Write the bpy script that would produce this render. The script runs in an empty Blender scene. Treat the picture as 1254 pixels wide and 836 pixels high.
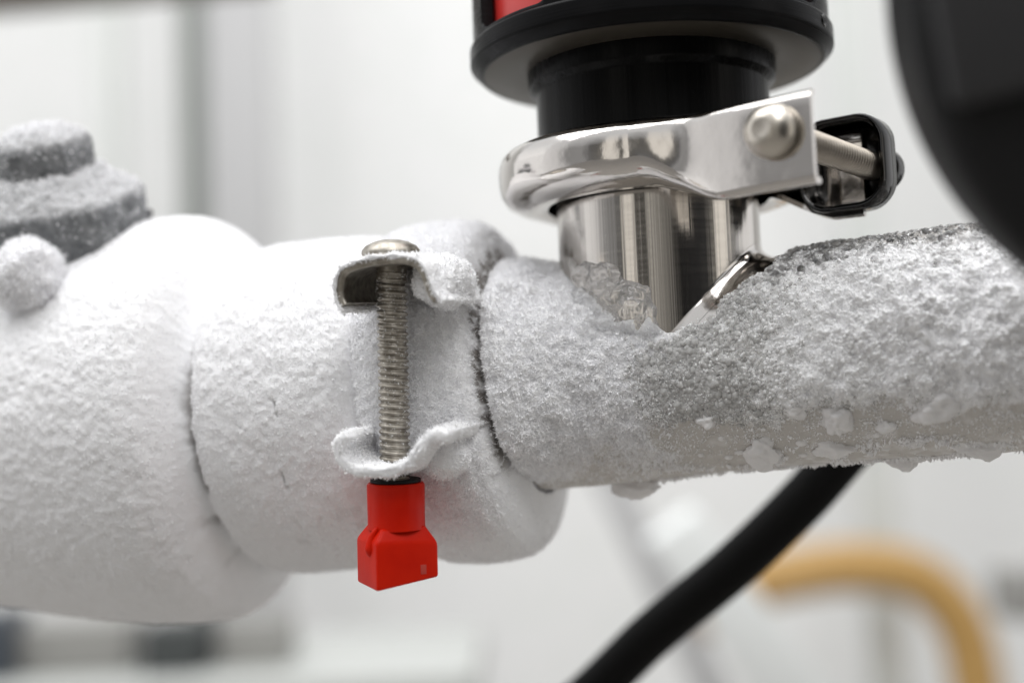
import bpy, bmesh, math, random
import numpy as np
from mathutils import Vector

# ---------------------------------------------------------------- scene, camera, world, lamps
S = 0.01                       # one millimetre of the real thing = 0.01 units
sc = bpy.context.scene
col = sc.collection
rng = np.random.default_rng(7)
random.seed(7)
R_ = math.radians

PITCH, ROLL, FPX = R_(5.0), R_(2.2), 1798.0
fwd = np.array([0, math.cos(PITCH), math.sin(PITCH)])
r0 = np.array([1.0, 0, 0]); u0 = np.array([0, -math.sin(PITCH), math.cos(PITCH)])
cright = r0 * math.cos(ROLL) - u0 * math.sin(ROLL)
cup = u0 * math.cos(ROLL) + r0 * math.sin(ROLL)

def W(px, py, d):              # millimetres, from a direction of view and a depth
    return fwd * d + cright * ((px - 627) / FPX * d) - cup * ((py - 418) / FPX * d)

cam_d = bpy.data.cameras.new('camera')
cam = bpy.data.objects.new('camera', cam_d); col.objects.link(cam)
sc.camera = cam
cam_d.sensor_width = 36; cam_d.lens = FPX / 1254 * 36
cam_d.clip_start = 0.05; cam_d.clip_end = 500
from mathutils import Matrix
m = Matrix.Identity(4)
for i in range(3):
    m[i][0] = cright[i]; m[i][1] = cup[i]; m[i][2] = -fwd[i]
cam.matrix_world = m
cam_d.dof.use_dof = True
cam_d.dof.focus_distance = 268 * S
cam_d.dof.aperture_fstop = 0.55

sc.view_settings.view_transform = 'Standard'
sc.view_settings.look = 'None'
sc.view_settings.exposure = 0.08
sc.view_settings.gamma = 1.0
sc.render.engine = 'CYCLES'
sc.cycles.use_denoising = True
sc.cycles.max_bounces = 18
sc.cycles.diffuse_bounces = 14
sc.cycles.transmission_bounces = 8
sc.cycles.sample_clamp_indirect = 8

world = bpy.data.worlds.new('World'); sc.world = world
world.use_nodes = True
wt = world.node_tree; wt.nodes.clear()
def wn(t, **k):
    n = wt.nodes.new(t)
    for a, b in k.items(): setattr(n, a, b)
    return n
tc = wn('ShaderNodeTexCoord'); sep = wn('ShaderNodeSeparateXYZ')
wt.links.new(tc.outputs['Generated'], sep.inputs[0])
at = wn('ShaderNodeMath', operation='ARCTAN2')
wt.links.new(sep.outputs[1], at.inputs[0]); wt.links.new(sep.outputs[0], at.inputs[1])
mr = wn('ShaderNodeMapRange')
mr.inputs[1].default_value = -math.pi; mr.inputs[2].default_value = math.pi
wt.links.new(at.outputs[0], mr.inputs[0])
rampz = wn('ShaderNodeValToRGB')
# azimuth: 0.25 is straight behind the camera, 0.5 is to the right, 0/1 to the left
stops = [(0.0, .95), (0.04, .7), (0.055, .30), (0.085, .34), (0.10, .14), (0.125, .14), (0.13, .9), (0.155, .9), (0.165, .08), (0.20, .06),
         (0.205, .5), (0.225, .45), (0.235, .2), (0.265, .22), (0.275, .06), (0.31, .06), (0.315, .35), (0.335, .4), (0.345, .08), (0.41, .12),
         (0.42, 1.0), (0.46, 1.0), (0.47, .2), (0.50, .4), (0.52, .95), (0.75, 1.05)]
cr = rampz.color_ramp
while len(cr.elements) > 1: cr.elements.remove(cr.elements[-1])
for i, (p, v) in enumerate(stops):
    e = cr.elements[0] if i == 0 else cr.elements.new(p)
    e.position = p; w_ = .1 < p < .47; e.color = (v * (1.04 if w_ else 1), v, v * (.93 if w_ else 1.01), 1)
wt.links.new(mr.outputs[0], rampz.inputs[0])
rampe = wn('ShaderNodeValToRGB')
ce = rampe.color_ramp
ce.elements[0].position = 0.0; ce.elements[0].color = (1, 1, 1, 1)
ce.elements[1].position = 1.0; ce.elements[1].color = (0, 0, 0, 1)
mrz = wn('ShaderNodeMapRange')
mrz.inputs[1].default_value = 0.25; mrz.inputs[2].default_value = 0.6
wt.links.new(sep.outputs[2], mrz.inputs[0])
mixw = wn('ShaderNodeMix', data_type='RGBA')
wt.links.new(mrz.outputs[0], mixw.inputs[0])
wt.links.new(rampz.outputs[0], mixw.inputs[6])
mixw.inputs[7].default_value = (0.74, 0.755, 0.775, 1)
bg = wn('ShaderNodeBackground'); bg.inputs[1].default_value = 1.0
wo = wn('ShaderNodeOutputWorld')
wt.links.new(mixw.outputs[2], bg.inputs[0]); wt.links.new(bg.outputs[0], wo.inputs[0])

def area(name, loc, target, size, power, color=(1, 1, 1), sy=None):
    l = bpy.data.lights.new(name, 'AREA'); l.energy = power; l.color = color
    l.shape = 'RECTANGLE'; l.size = size * S; l.size_y = (sy or size) * S
    o = bpy.data.objects.new(name, l); col.objects.link(o)
    o.location = Vector(loc) * S
    o.rotation_euler = (Vector(target) - Vector(loc)).to_track_quat('-Z', 'Y').to_euler()
    return o
area('ceiling_lamp', (-60, 170, 680), (50, 290, 0), 460, 40, (1, 0.985, 0.97))
area('window_lamp', (-540, 430, 420), (0, 290, 20), 420, 8, (0.97, 0.985, 1.0))
area('added_front_light', (170, -300, 690), (50, 290, 0), 360, 205, (1.0, 0.99, 0.985))  # unseen area light added to brighten the near side
area('added_wall_light', (-200, 600, 1500), (-200, 2180, -100), 1900, 3500, (1, 1, 1))  # unseen area light added to whiten the back wall

# ---------------------------------------------------------------- materials
def mat(name, base, rough=.5, metal=0, spec=.5, **k):
    M = bpy.data.materials.new(name); M.use_nodes = True
    p = M.node_tree.nodes['Principled BSDF']
    p.inputs['Base Color'].default_value = (*base, 1)
    p.inputs['Roughness'].default_value = rough
    p.inputs['Metallic'].default_value = metal
    p.inputs['Specular IOR Level'].default_value = spec
    for a, b in k.items(): p.inputs[a.replace('_', ' ')].default_value = b
    return M
def nodes(M): return M.node_tree, M.node_tree.nodes['Principled BSDF']
def add_noise(M, scale, dist=None, strength=.3, bump=True, rough=None, stretch=None, detail=4, color=None):
    t, p = nodes(M)
    c = t.nodes.new('ShaderNodeTexCoord'); mp = t.nodes.new('ShaderNodeMapping')
    if stretch: mp.inputs['Scale'].default_value = stretch
    t.links.new(c.outputs['Object'], mp.inputs[0])
    n = t.nodes.new('ShaderNodeTexNoise'); n.inputs['Scale'].default_value = scale; n.inputs['Detail'].default_value = detail
    t.links.new(mp.outputs[0], n.inputs['Vector'])
    if bump:
        b = t.nodes.new('ShaderNodeBump'); b.inputs['Strength'].default_value = strength; b.inputs['Distance'].default_value = dist or .003
        t.links.new(n.outputs['Fac'], b.inputs['Height'])
        prev = p.inputs['Normal'].links
        if prev: t.links.new(prev[0].from_socket, b.inputs['Normal'])
        t.links.new(b.outputs[0], p.inputs['Normal'])
    if rough:
        mr = t.nodes.new('ShaderNodeMapRange'); mr.inputs[1].default_value = .3; mr.inputs[2].default_value = .7
        mr.inputs[3].default_value, mr.inputs[4].default_value = rough
        t.links.new(n.outputs['Fac'], mr.inputs[0]); t.links.new(mr.outputs[0], p.inputs['Roughness'])
    if color:
        r = t.nodes.new('ShaderNodeValToRGB')
        r.color_ramp.elements[0].position = .35; r.color_ramp.elements[0].color = (*color[0], 1)
        r.color_ramp.elements[1].position = .65; r.color_ramp.elements[1].color = (*color[1], 1)
        t.links.new(n.outputs['Fac'], r.inputs[0]); t.links.new(r.outputs[0], p.inputs['Base Color'])
    return M

def frost_mat(name, thin, thick, ramp=(0.0, 1.0), rough=.6, sub=0.25):
    M = mat(name, thick, rough, spec=.35)
    t, p = nodes(M)
    a = t.nodes.new('ShaderNodeAttribute'); a.attribute_name = 'cover'
    r = t.nodes.new('ShaderNodeValToRGB')
    r.color_ramp.elements[0].position = ramp[0]; r.color_ramp.elements[0].color = (*thin, 1)
    r.color_ramp.elements[1].position = ramp[1]; r.color_ramp.elements[1].color = (*thick, 1)
    t.links.new(a.outputs['Fac'], r.inputs[0]); t.links.new(r.outputs[0], p.inputs['Base Color'])
    if sub:
        p.inputs['Subsurface Weight'].default_value = sub
        p.inputs['Subsurface Radius'].default_value = (1, 1, 1.05)
        p.inputs['Subsurface Scale'].default_value = 0.008
    return M
M_frost = add_noise(frost_mat('hoar_frost', (.26, .24, .225), (.88, .88, .89), (.02, .75)), 95, .006, .28)
M_valve = frost_mat('thin_grey_frost', (.11, .116, .122), (.86, .86, .87), (.05, .95))
M_film = add_noise(frost_mat('frost_film', (.62, .595, .565), (.94, .94, .945), (.15, .75)), 120, .004, .4)
M_crystal = mat('frost_crystal', (.95, .95, .96), .3, spec=.5)
M_glint = mat('ice_glint', (.95, .95, .96), .04, spec=1.0)
M_granule = mat('snow_granule', (.95, .95, .955), .3, spec=.5)
M_bead = mat('clear_bead', (1, .995, .99), .02, spec=.6, Transmission_Weight=.96, IOR=1.27)
M_milk = mat('milky_bead', (.985, .98, .97), .04, spec=.6, Transmission_Weight=.66, IOR=1.3)
M_ice = mat('clear_ice', (.98, .98, .98), .06, spec=.5, Transmission_Weight=.85, IOR=1.31)
M_cloudy = add_noise(mat('cloudy_ice', (.86, .85, .85), .3, spec=.5, Subsurface_Weight=.3, Subsurface_Scale=.01, Subsurface_Radius=(1, 1, 1)), 60, .006, .4)
M_polish = mat('polished_steel', (.64, .61, .58), .11, 1)
add_noise(M_polish, 5, .012, .3); add_noise(M_polish, 26, .002, .25); add_noise(M_polish, 40, bump=False, rough=(.06, .17))
M_brushed = mat('turned_steel', (.60, .57, .535), .14, 1)
add_noise(M_brushed, 6, .0012, .5, stretch=(14, 14, .12), detail=3)
add_noise(M_brushed, 16, .0003, .12, stretch=(.3, .3, 9), detail=3, rough=(.12, .2))
M_dull = add_noise(mat('dull_steel', (.36, .33, .29), .42, 1), 70, .003, .3, color=((.26, .235, .20), (.46, .43, .38)))
M_bolt = add_noise(mat('satin_steel', (.56, .52, .46), .32, 1), 50, .002, .3)
M_thread = add_noise(mat('worn_thread_steel', (.34, .305, .26), .34, 1), 60, .002, .3)
M_darkrefl = add_noise(mat('dark_reflection_steel', (.055, .054, .053), .12, 1), 8, .004, .25)  # dark small fittings; for the rear ear, its black reflection put into colour
M_black = mat('black_anodised', (.007, .007, .0075), .25, spec=.06)
add_noise(M_black, 8, .001, .4, stretch=(.3, .3, 14), rough=(.18, .34))
M_blackneck = mat('black_turned', (.004, .004, .004), .24, spec=.07)
add_noise(M_blackneck, 7, .0012, .5, stretch=(10, 10, .15), rough=(.18, .36))
M_anod = add_noise(mat('turned_face_reflection', (.055, .047, .036), .4, .25), 7, .001, .3, stretch=(1, 1, 20))  # anodised face, with the floor's bronze reflection put into its colour
M_redbody = add_noise(mat('red_housing', (.62, .035, .03), .35), 30, .002, .15)
M_red = add_noise(mat('red_plastic', (.66, .018, .008), .38, spec=.13), 14, .006, .25)
t_, p_ = nodes(M_red); p_.inputs['Subsurface Weight'].default_value = .08; p_.inputs['Subsurface Scale'].default_value = .01
add_noise(M_red, 12, bump=False, color=((.56, .009, .001), (.66, .016, .002)))
M_rubber = add_noise(mat('black_rubber', (.006, .006, .006), .5, spec=.08), 40, .003, .3)
M_hous = add_noise(mat('black_housing', (.006, .006, .0065), .6, spec=.25), 30, .003, .2)
M_hous2 = add_noise(mat('grey_black_housing', (.028, .028, .03), .5, spec=.4), 30, .003, .2)

# ---------------------------------------------------------------- helpers
def smooth(a, b, x):
    t = np.clip((x - a) / (b - a), 0, 1); return t * t * (3 - 2 * t)
def _hash(ix, iy, iz, seed):
    h = (ix.astype(np.uint32) * np.uint32(374761393) + iy.astype(np.uint32) * np.uint32(668265263)
         + iz.astype(np.uint32) * np.uint32(2246822519) + np.uint32((seed * 3266489917) & 0xffffffff))
    h = (h ^ (h >> np.uint32(13))) * np.uint32(1274126177)
    h = (h ^ (h >> np.uint32(16))) * np.uint32(2246822519)
    return ((h ^ (h >> np.uint32(15))) & np.uint32(0xffffff)).astype(np.float32) / np.float32(0xffffff)
def vnoise(P, scale, seed=0):          # value noise, 0..1; scale in 1/mm
    Q = P * scale; I = np.floor(Q).astype(np.int64); f = (Q - I).astype(np.float32)
    f = f * f * f * (f * (f * 6 - 15) + 10)
    out = 0
    for dx in (0, 1):
        for dy in (0, 1):
            for dz in (0, 1):
                w = (f[:, 0] if dx else 1 - f[:, 0]) * (f[:, 1] if dy else 1 - f[:, 1]) * (f[:, 2] if dz else 1 - f[:, 2])
                out = out + w * _hash(I[:, 0] + dx, I[:, 1] + dy, I[:, 2] + dz, seed)
    return out
def fbm(P, scale, octv=4, seed=0, gain=.5):
    o = 0; a = 1; tot = 0
    for k in range(octv):
        o = o + a * vnoise(P + 17.3 * k, scale * 2 ** k, seed + k); tot += a; a *= gain
    return o / tot
def unit(v): return v / (np.linalg.norm(v, axis=-1, keepdims=True) + 1e-12)

def build(name, V, F, material, root=None, parent=None, smooth_=True, sharp=None, attr=None, label=None, kind=None):
    """one mesh object; V in mm (world); F an int array (n,3)/(n,4) or a list of polygons"""
    V = np.asarray(V, dtype=np.float64) * S
    if root is not None: V = V - np.array(root.location)
    me = bpy.data.meshes.new(name)
    if isinstance(F, np.ndarray):
        n, k = F.shape
        me.vertices.add(len(V)); me.vertices.foreach_set('co', V.astype(np.float32).ravel())
        me.loops.add(n * k); me.loops.foreach_set('vertex_index', F.astype(np.int32).ravel())
        me.polygons.add(n); me.polygons.foreach_set('loop_start', np.arange(0, n * k, k, dtype=np.int32))
        me.update(calc_edges=True); me.validate()
    else:
        me.from_pydata([tuple(v) for v in V], [], [tuple(f) for f in F]); me.update()
    me.polygons.foreach_set('use_smooth', np.full(len(me.polygons), bool(smooth_)))
    if attr is not None:
        a = me.attributes.new('cover', 'FLOAT', 'POINT'); a.data.foreach_set('value', attr.astype(np.float32))
    if sharp is not None: me.set_sharp_from_angle(angle=R_(sharp))
    for mm in (material if isinstance(material, (list, tuple)) else [material]): me.materials.append(mm)
    o = bpy.data.objects.new(name, me); col.objects.link(o)
    if parent is None: parent = root
    if parent is not None: o.parent = parent
    if label: o['label'] = label
    if kind: o['kind'] = kind
    return o
def thing(name, label, cat, at_mm, group=None):
    o = bpy.data.objects.new(name, None); col.objects.link(o)
    o.location = Vector(at_mm) * S; o.empty_display_size = .05
    o['label'] = label; o['category'] = cat
    if group: o['group'] = group
    return o
def tag(o, label, cat, group=None):
    o['label'] = label; o['category'] = cat
    if group: o['group'] = group
    return o

def grid_faces(nu, nv, wrap_v=False, wrap_u=False, flip=False):
    u = np.arange(nu if wrap_u else nu - 1); v = np.arange(nv if wrap_v else nv - 1)
    U, Vv = np.meshgrid(u, v, indexing='ij')
    U2 = (U + 1) % nu; V2 = (Vv + 1) % nv
    f = np.stack([U * nv + Vv, U2 * nv + Vv, U2 * nv + V2, U * nv + V2], -1).reshape(-1, 4)
    return f[:, ::-1].copy() if flip else f

class Frame:
    def __init__(s, o, ax, near):
        s.o = np.array(o, float); s.ax = unit(np.array(ax, float))
        n = np.array(near, float); n = n - s.ax * n.dot(s.ax); s.n = unit(n)
        s.u = np.cross(s.ax, s.n)
        s.flip = False
    def pt(s, r, th, t):      # th = 0 along u, 90 deg along n
        r, th, t = np.broadcast_arrays(r, th, t)
        return s.o + t[..., None] * s.ax + (r * np.cos(th))[..., None] * s.u + (r * np.sin(th))[..., None] * s.n

def lathe(frame, prof, n=96):
    """closed profile of (r, t) turned round the frame's axis"""
    prof = np.array(prof, float); th = np.linspace(0, 2 * math.pi, n, endpoint=False)
    V = frame.pt(prof[:, 0][:, None], th[None, :], prof[:, 1][:, None]).reshape(-1, 3)
    F = grid_faces(len(prof), n, wrap_v=True, wrap_u=False)
    F = orient(V, F, frame)
    faces = [tuple(f) for f in F]
    return V, np.array(F)
def orient(V, F, frame=None):
    return F
def fix_normals(o):
    bm = bmesh.new(); bm.from_mesh(o.data)
    bmesh.ops.remove_doubles(bm, verts=bm.verts, dist=1e-6)
    bmesh.ops.recalc_face_normals(bm, faces=bm.faces)
    bm.to_mesh(o.data); bm.free(); return o
def lathe_obj(name, frame, prof, material, root, parent=None, n=96, sharp=35, **k):
    V, F = lathe(frame, prof, n)
    o = build(name, V, F, material, root, parent, True, None, **k)
    fix_normals(o)
    if sharp: o.data.set_sharp_from_angle(angle=R_(sharp))
    return o
def bevel_prof(pts, r=.4, n=3):
    """round the inner corners of an open (r,t) profile"""
    P = [np.array(p, float) for p in pts]; out = [P[0]]
    for i in range(1, len(P) - 1):
        a, b, c = P[i - 1], P[i], P[i + 1]
        d1 = a - b; d2 = c - b; l1 = np.linalg.norm(d1); l2 = np.linalg.norm(d2)
        k = min(r, l1 * .45, l2 * .45)
        p1 = b + d1 / l1 * k; p2 = b + d2 / l2 * k
        for j in range(n + 1):
            s = j / n; out.append((1 - s) ** 2 * p1 + 2 * s * (1 - s) * b + s * s * p2)
    out.append(P[-1]); return out
def box_pts(c, ax, ay, az, sx, sy, sz):
    c = np.array(c, float); V = []
    for i in (-1, 1):
        for j in (-1, 1):
            for k in (-1, 1): V.append(c + i * sx / 2 * ax + j * sy / 2 * ay + k * sz / 2 * az)
    F = [(0, 1, 3, 2), (4, 6, 7, 5), (0, 4, 5, 1), (2, 3, 7, 6), (0, 2, 6, 4), (1, 5, 7, 3)]
    return V, F
def box(name, c, ax, ay, az, sx, sy, sz, material, root=None, parent=None, bev=1.0, **k):
    V, F = box_pts(c, ax, ay, az, sx, sy, sz)
    o = build(name, V, F, material, root, parent, False, **k)
    bm = bmesh.new(); bm.from_mesh(o.data); bmesh.ops.recalc_face_normals(bm, faces=bm.faces)
    if bev: bmesh.ops.bevel(bm, geom=list(bm.edges), offset=bev * S, segments=3, profile=.5, affect='EDGES')
    bm.to_mesh(o.data); bm.free()
    o.data.polygons.foreach_set('use_smooth', np.full(len(o.data.polygons), True))
    o.data.set_sharp_from_angle(angle=R_(40))
    return o
def catmull(P, n=12):
    P = [np.array(p, float) for p in P]; P = [2 * P[0] - P[1]] + P + [2 * P[-1] - P[-2]]; out = []
    for i in range(1, len(P) - 2):
        a, b, c, d = P[i - 1:i + 3]
        for s in np.linspace(0, 1, n, endpoint=False):
            out.append(.5 * ((2 * b) + (c - a) * s + (2 * a - 5 * b + 4 * c - d) * s * s + (3 * b - a - 3 * c + d) * s ** 3))
    out.append(P[-2]); return np.array(out)
def tube(path, rad, n=20):
    P = np.array(path); T = unit(np.gradient(P, axis=0))
    ref = np.array([0.13, .21, .97]); V = []
    rad = np.broadcast_to(rad, len(P))
    for p, t, r in zip(P, T, rad):
        a = unit(np.cross(t, ref)); b = np.cross(t, a)
        for k in range(n):
            q = 2 * math.pi * k / n; V.append(p + r * (math.cos(q) * a + math.sin(q) * b))
    F = grid_faces(len(P), n, wrap_v=True)
    V += [P[0], P[-1]]; m_ = len(V)
    return np.array(V), [tuple(f) for f in F] + [(m_ - 2, k, (k + 1) % n) for k in range(n)] + [(m_ - 1, (len(P) - 1) * n + (k + 1) % n, (len(P) - 1) * n + k) for k in range(n)]
def tube_obj(name, path, rad, material, root=None, parent=None, n=20, **k):
    V, F = tube(path, rad, n); o = build(name, V, F, material, root, parent, True, **k); return fix_normals(o)

# instanced little pieces, all in one mesh ---------------------------------
def rand_rot(n):
    q = rng.normal(size=(n, 4)); q /= np.linalg.norm(q, axis=1, keepdims=True)
    w, x, y, z = q.T
    return np.stack([np.stack([1 - 2 * (y * y + z * z), 2 * (x * y - z * w), 2 * (x * z + y * w)], -1),
                     np.stack([2 * (x * y + z * w), 1 - 2 * (x * x + z * z), 2 * (y * z - x * w)], -1),
                     np.stack([2 * (x * z - y * w), 2 * (y * z + x * w), 1 - 2 * (x * x + y * y)], -1)], -2)
def ico(sub):
    bm = bmesh.new(); bmesh.ops.create_icosphere(bm, subdivisions=sub, radius=1)
    V = np.array([v.co[:] for v in bm.verts]); F = np.array([[v.index for v in f.verts] for f in bm.faces]); bm.free(); return V, F
ICO1, ICO2 = ico(1), ico(2)
def pieces(T, P, scale, rot):
    """T = (verts, faces); scale (n,3) in the piece's own axes; rot (n,3,3)"""
    V0, F0 = T; n = len(P)
    V = np.einsum('nij,nkj->nki', rot, V0[None] * scale[:, None, :]) + P[:, None, :]
    F = F0[None] + (np.arange(n) * len(V0))[:, None, None]
    return V.reshape(-1, 3), F.reshape(-1, F0.shape[1])
def basis(N):
    a = np.where(np.abs(N[:, :1]) < .8, np.array([[1., 0, 0]]), np.array([[0, 1., 0]]))
    x = unit(np.cross(a, N)); y = np.cross(N, x); return np.stack([x, y, N], -1)
SPIKE = (np.array([[1, 0, -.2], [-.5, .87, -.2], [-.5, -.87, -.2], [0, 0, 1.0]]), np.array([[0, 1, 3], [1, 2, 3], [2, 0, 3]]))
BLADE = (np.array([[0, .35, 0], [.8, .0, .45], [0, 0, 1.0], [-.8, 0, .5], [0, -.35, 0], [0, 0, -.3]]),
         np.array([[0, 1, 2], [0, 2, 3], [4, 2, 1], [4, 3, 2], [5, 1, 0], [5, 4, 1], [5, 0, 3], [5, 3, 4]]))
def needles(P, N, lo, hi, tilt=.9, thick=(.12, .3), tmpl=SPIKE):
    n = len(P)
    D = unit(N + rng.normal(size=(n, 3)) * tilt * .6)
    D = np.where((D * N).sum(1, keepdims=True) < .1, unit(D + N), D)
    L = rng.uniform(lo, hi, n) * rng.uniform(.6, 1, n); w = L * rng.uniform(*thick, n)
    B = basis(D)
    a = rng.uniform(0, 2 * math.pi, n); c, s_ = np.cos(a)[:, None], np.sin(a)[:, None]
    X = B[:, :, 0] * c + B[:, :, 1] * s_; Y = -B[:, :, 0] * s_ + B[:, :, 1] * c
    B = np.stack([X, Y, D], -1)
    return pieces(tmpl, P, np.stack([w, w, L], -1), B)
def grains(P, N, lo, hi, flat=.75, T=ICO1, sink=.1, pw=2.0):
    n = len(P); s = lo + (hi - lo) * rng.uniform(0, 1, n) ** pw
    sc_ = s[:, None] * rng.uniform(.75, 1.2, (n, 3)); sc_[:, 2] *= flat
    B = basis(unit(N + rng.normal(size=(n, 3)) * .25))
    a = rng.uniform(0, 2 * math.pi, n); c, s_ = np.cos(a)[:, None], np.sin(a)[:, None]
    B = np.stack([B[:, :, 0] * c + B[:, :, 1] * s_, -B[:, :, 0] * s_ + B[:, :, 1] * c, B[:, :, 2]], -1)
    return pieces(T, P - N * (s * sink)[:, None], sc_, B)
def join(*parts):
    Vs, Fs, k = [], [], 0
    for V, F in parts: Vs.append(V); Fs.append(F + k); k += len(V)
    return np.concatenate(Vs), np.concatenate(Fs)
def grid_normals(V3):
    du = np.gradient(V3, axis=0); dv = np.gradient(V3, axis=1)
    return unit(np.cross(du, dv))
def sample(V3, N3, weight, n):
    """n points spread over a grid surface, by weight per cell"""
    w = weight.ravel(); w = w / w.sum()
    i = rng.choice(len(w), n, p=w); nu, nv = weight.shape
    a = i // nv; b = i % nv
    a2 = np.minimum(a + 1, nu - 1); b2 = np.minimum(b + 1, nv - 1)
    f = rng.uniform(0, 1, (n, 1)); g = rng.uniform(0, 1, (n, 1))
    P = (V3[a, b] * (1 - f) + V3[a2, b] * f) * (1 - g) + (V3[a, b2] * (1 - f) + V3[a2, b2] * f) * g
    return P, N3[a, b]

# ---------------------------------------------------------------- layout
O = W(815, 458, 290)
A_ = W(283, 508, 318); B_ = W(1254, 411, 270)
dax = unit(B_ - A_)
O = A_ + dax * np.dot(O - A_, dax)
PF = Frame(O, dax, -fwd)                       # pipe frame: u up?, n toward the viewer
if PF.u[2] < 0:
    PF.u = -PF.u
Zup = np.array([0, 0, 1.0])
SF = Frame(O, Zup, -fwd)                       # branch frame
def on_plane(px, py, r):                       # the point seen at px, py at radius r toward the viewer from the pipe axis
    dirv = W(px, py, 1.0); k = (np.dot(O, PF.n) + r) / np.dot(dirv, PF.n); return dirv * k
def prof_interp(pts, t):
    pts = np.array(pts, float)
    tt = np.linspace(pts[0, 0], pts[-1, 0], 4000)
    rr = np.interp(tt, pts[:, 0], pts[:, 1]); k = 41
    w = np.hanning(k); w /= w.sum()
    rr = np.convolve(np.pad(rr, k // 2, mode='edge'), w, 'valid'); return np.interp(t, tt, rr)

# ---------------------------------------------------------------- the room behind (structure) and its furniture
WD = 2200
wall_m = add_noise(mat('white_wall', (.84, .845, .84), .7), 3, .01, .1, color=((.82, .83, .82), (.86, .86, .86)))
X, Y = r0, np.array([0, 1.0, 0])
o = box('wall', (0, WD, 300), X, Y, Zup, 5200, 40, 3000, wall_m, bev=0); o['kind'] = 'structure'
floor_m = add_noise(mat('concrete_floor', (.42, .40, .37), .5), 2, .01, .1, color=((.27, .255, .235), (.34, .32, .295)))
o = box('floor', (0, 500, -820), X, Y, Zup, 5200, 4400, 40, floor_m, bev=0); o['kind'] = 'structure'

# ---------------------------------------------------------------- frosted flange fitting (left)
PROF_L = [(-215, 34), (-175, 35.5), (-158, 36.8), (-144, 39.2), (-132, 41.2), (-122, 42.5), (-112, 43.6), (-103, 43.8), (-97.5, 43.2), (-94, 41.4), (-91.6, 38.4),
          (-89.8, 34.6), (-88.5, 31.4), (-87.6, 31.2), (-86.4, 32.8), (-83.5, 34.4), (-78, 34.9), (-66, 34.6), (-58, 34), (-54, 32.5), (-51.5, 29)]
flange = thing('flange_fitting', 'thick flanged pipe body under white frost, left of the clamp with the red nut', 'pipe fitting', O + PF.ax * -110)
def rind(prof, t0, t1, dt, nth, disp, skew=0):
    t = np.arange(t0, t1 + dt * .5, dt)
    th = np.linspace(0, 2 * math.pi, nth, endpoint=False)
    T, TH = np.meshgrid(t, th, indexing='ij')
    R0 = prof_interp(prof, T)
    TS = T - skew * np.cos(TH) * smooth(-8, -26, T)
    P0 = PF.pt(R0, TH, TS).reshape(-1, 3)
    h, cover = disp(P0, T.ravel(), TH.ravel())
    Rr = R0 + h.reshape(T.shape)
    V3 = PF.pt(Rr, TH, TS)
    return V3, T, TH, cover.reshape(T.shape)
def outward(V3, N3):
    c = V3 - (O + ((V3 - O) @ PF.ax)[..., None] * PF.ax)
    s = np.sign((c * N3).sum(-1, keepdims=True)); return N3 * s
def rind_obj(name, V3, cover, material, root, parent=None, **k):
    nu, nv = cover.shape
    o = build(name, V3.reshape(-1, 3), grid_faces(nu, nv, wrap_v=True), material, root, parent, True, attr=cover.ravel(), **k)
    c = (V3 - (O + ((V3 - O) @ PF.ax)[..., None] * PF.ax))[nu // 2, 0]
    n0 = o.data.polygons[(nu // 2) * nv].normal
    if np.dot(np.array(n0), c) < 0: o.data.flip_normals()
    return o

def crack(T, TH, P, t0, width, depth, seed, wob=1.2, gap=.35):
    tt = t0 + (fbm(P, .16, 3, seed) - .5) * wob * 2
    w = width * np.clip((fbm(P, .22, 3, seed + 9) - gap) * 4, 0, 1.6)
    return np.clip(1 - np.abs(T - tt) / (w + 1e-3), 0, 1) ** .7 * (w > .02)
def low(TH, a, b):      # 1 low on the near side, 0 above
    return smooth(a, b, TH)
def disp_l(P, T, TH):
    h = (fbm(P, .05, 3, 3) - .5) * 1.0 + (fbm(P, .3, 3, 5) - .5) * .55 + (fbm(P, 1.0, 2, 11) - .5) * .55
    near = np.exp(-((TH - R_(90)) / R_(70)) ** 2)
    c1 = crack(T, TH, P, -88.0, 1.7, 3, 21, 1.2, .36) * smooth(R_(40), R_(75), TH) * smooth(R_(190), R_(165), TH)
    c2 = crack(T, TH, P, -69, .6, 1, 31, 1.6, .56) * smooth(R_(75), R_(85), TH) * smooth(R_(140), R_(120), TH)
    c = np.maximum(c1, c2 * .8)
    mottle = smooth(.62, .75, fbm(P, .12, 4, 77)) * .35  # random grey mottle, absent from the upper near side
    return h - 1.7 * c1 - 1.0 * c2, np.clip(1 - c * .8 - mottle * smooth(R_(100), R_(130), TH), 0, 1)
V3, T, TH, cov = rind(PROF_L, -214, -51.5, .42, 640, disp_l)
fl = rind_obj('frosted_body', V3, cov, M_frost, flange)
N3 = outward(V3, grid_normals(V3))
vis = ((N3 @ -fwd) > -.25).astype(float) * smooth(-200, -150, T) * (cov > .5) * (.25 + .75 * smooth(-130, -60, T))
P, N = sample(V3, N3, vis, 110000)
build('frost_crystals', *needles(P, N, .2, .55, 1.2, (.16, .36), BLADE), M_crystal, flange, fl, False, kind='stuff')

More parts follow.
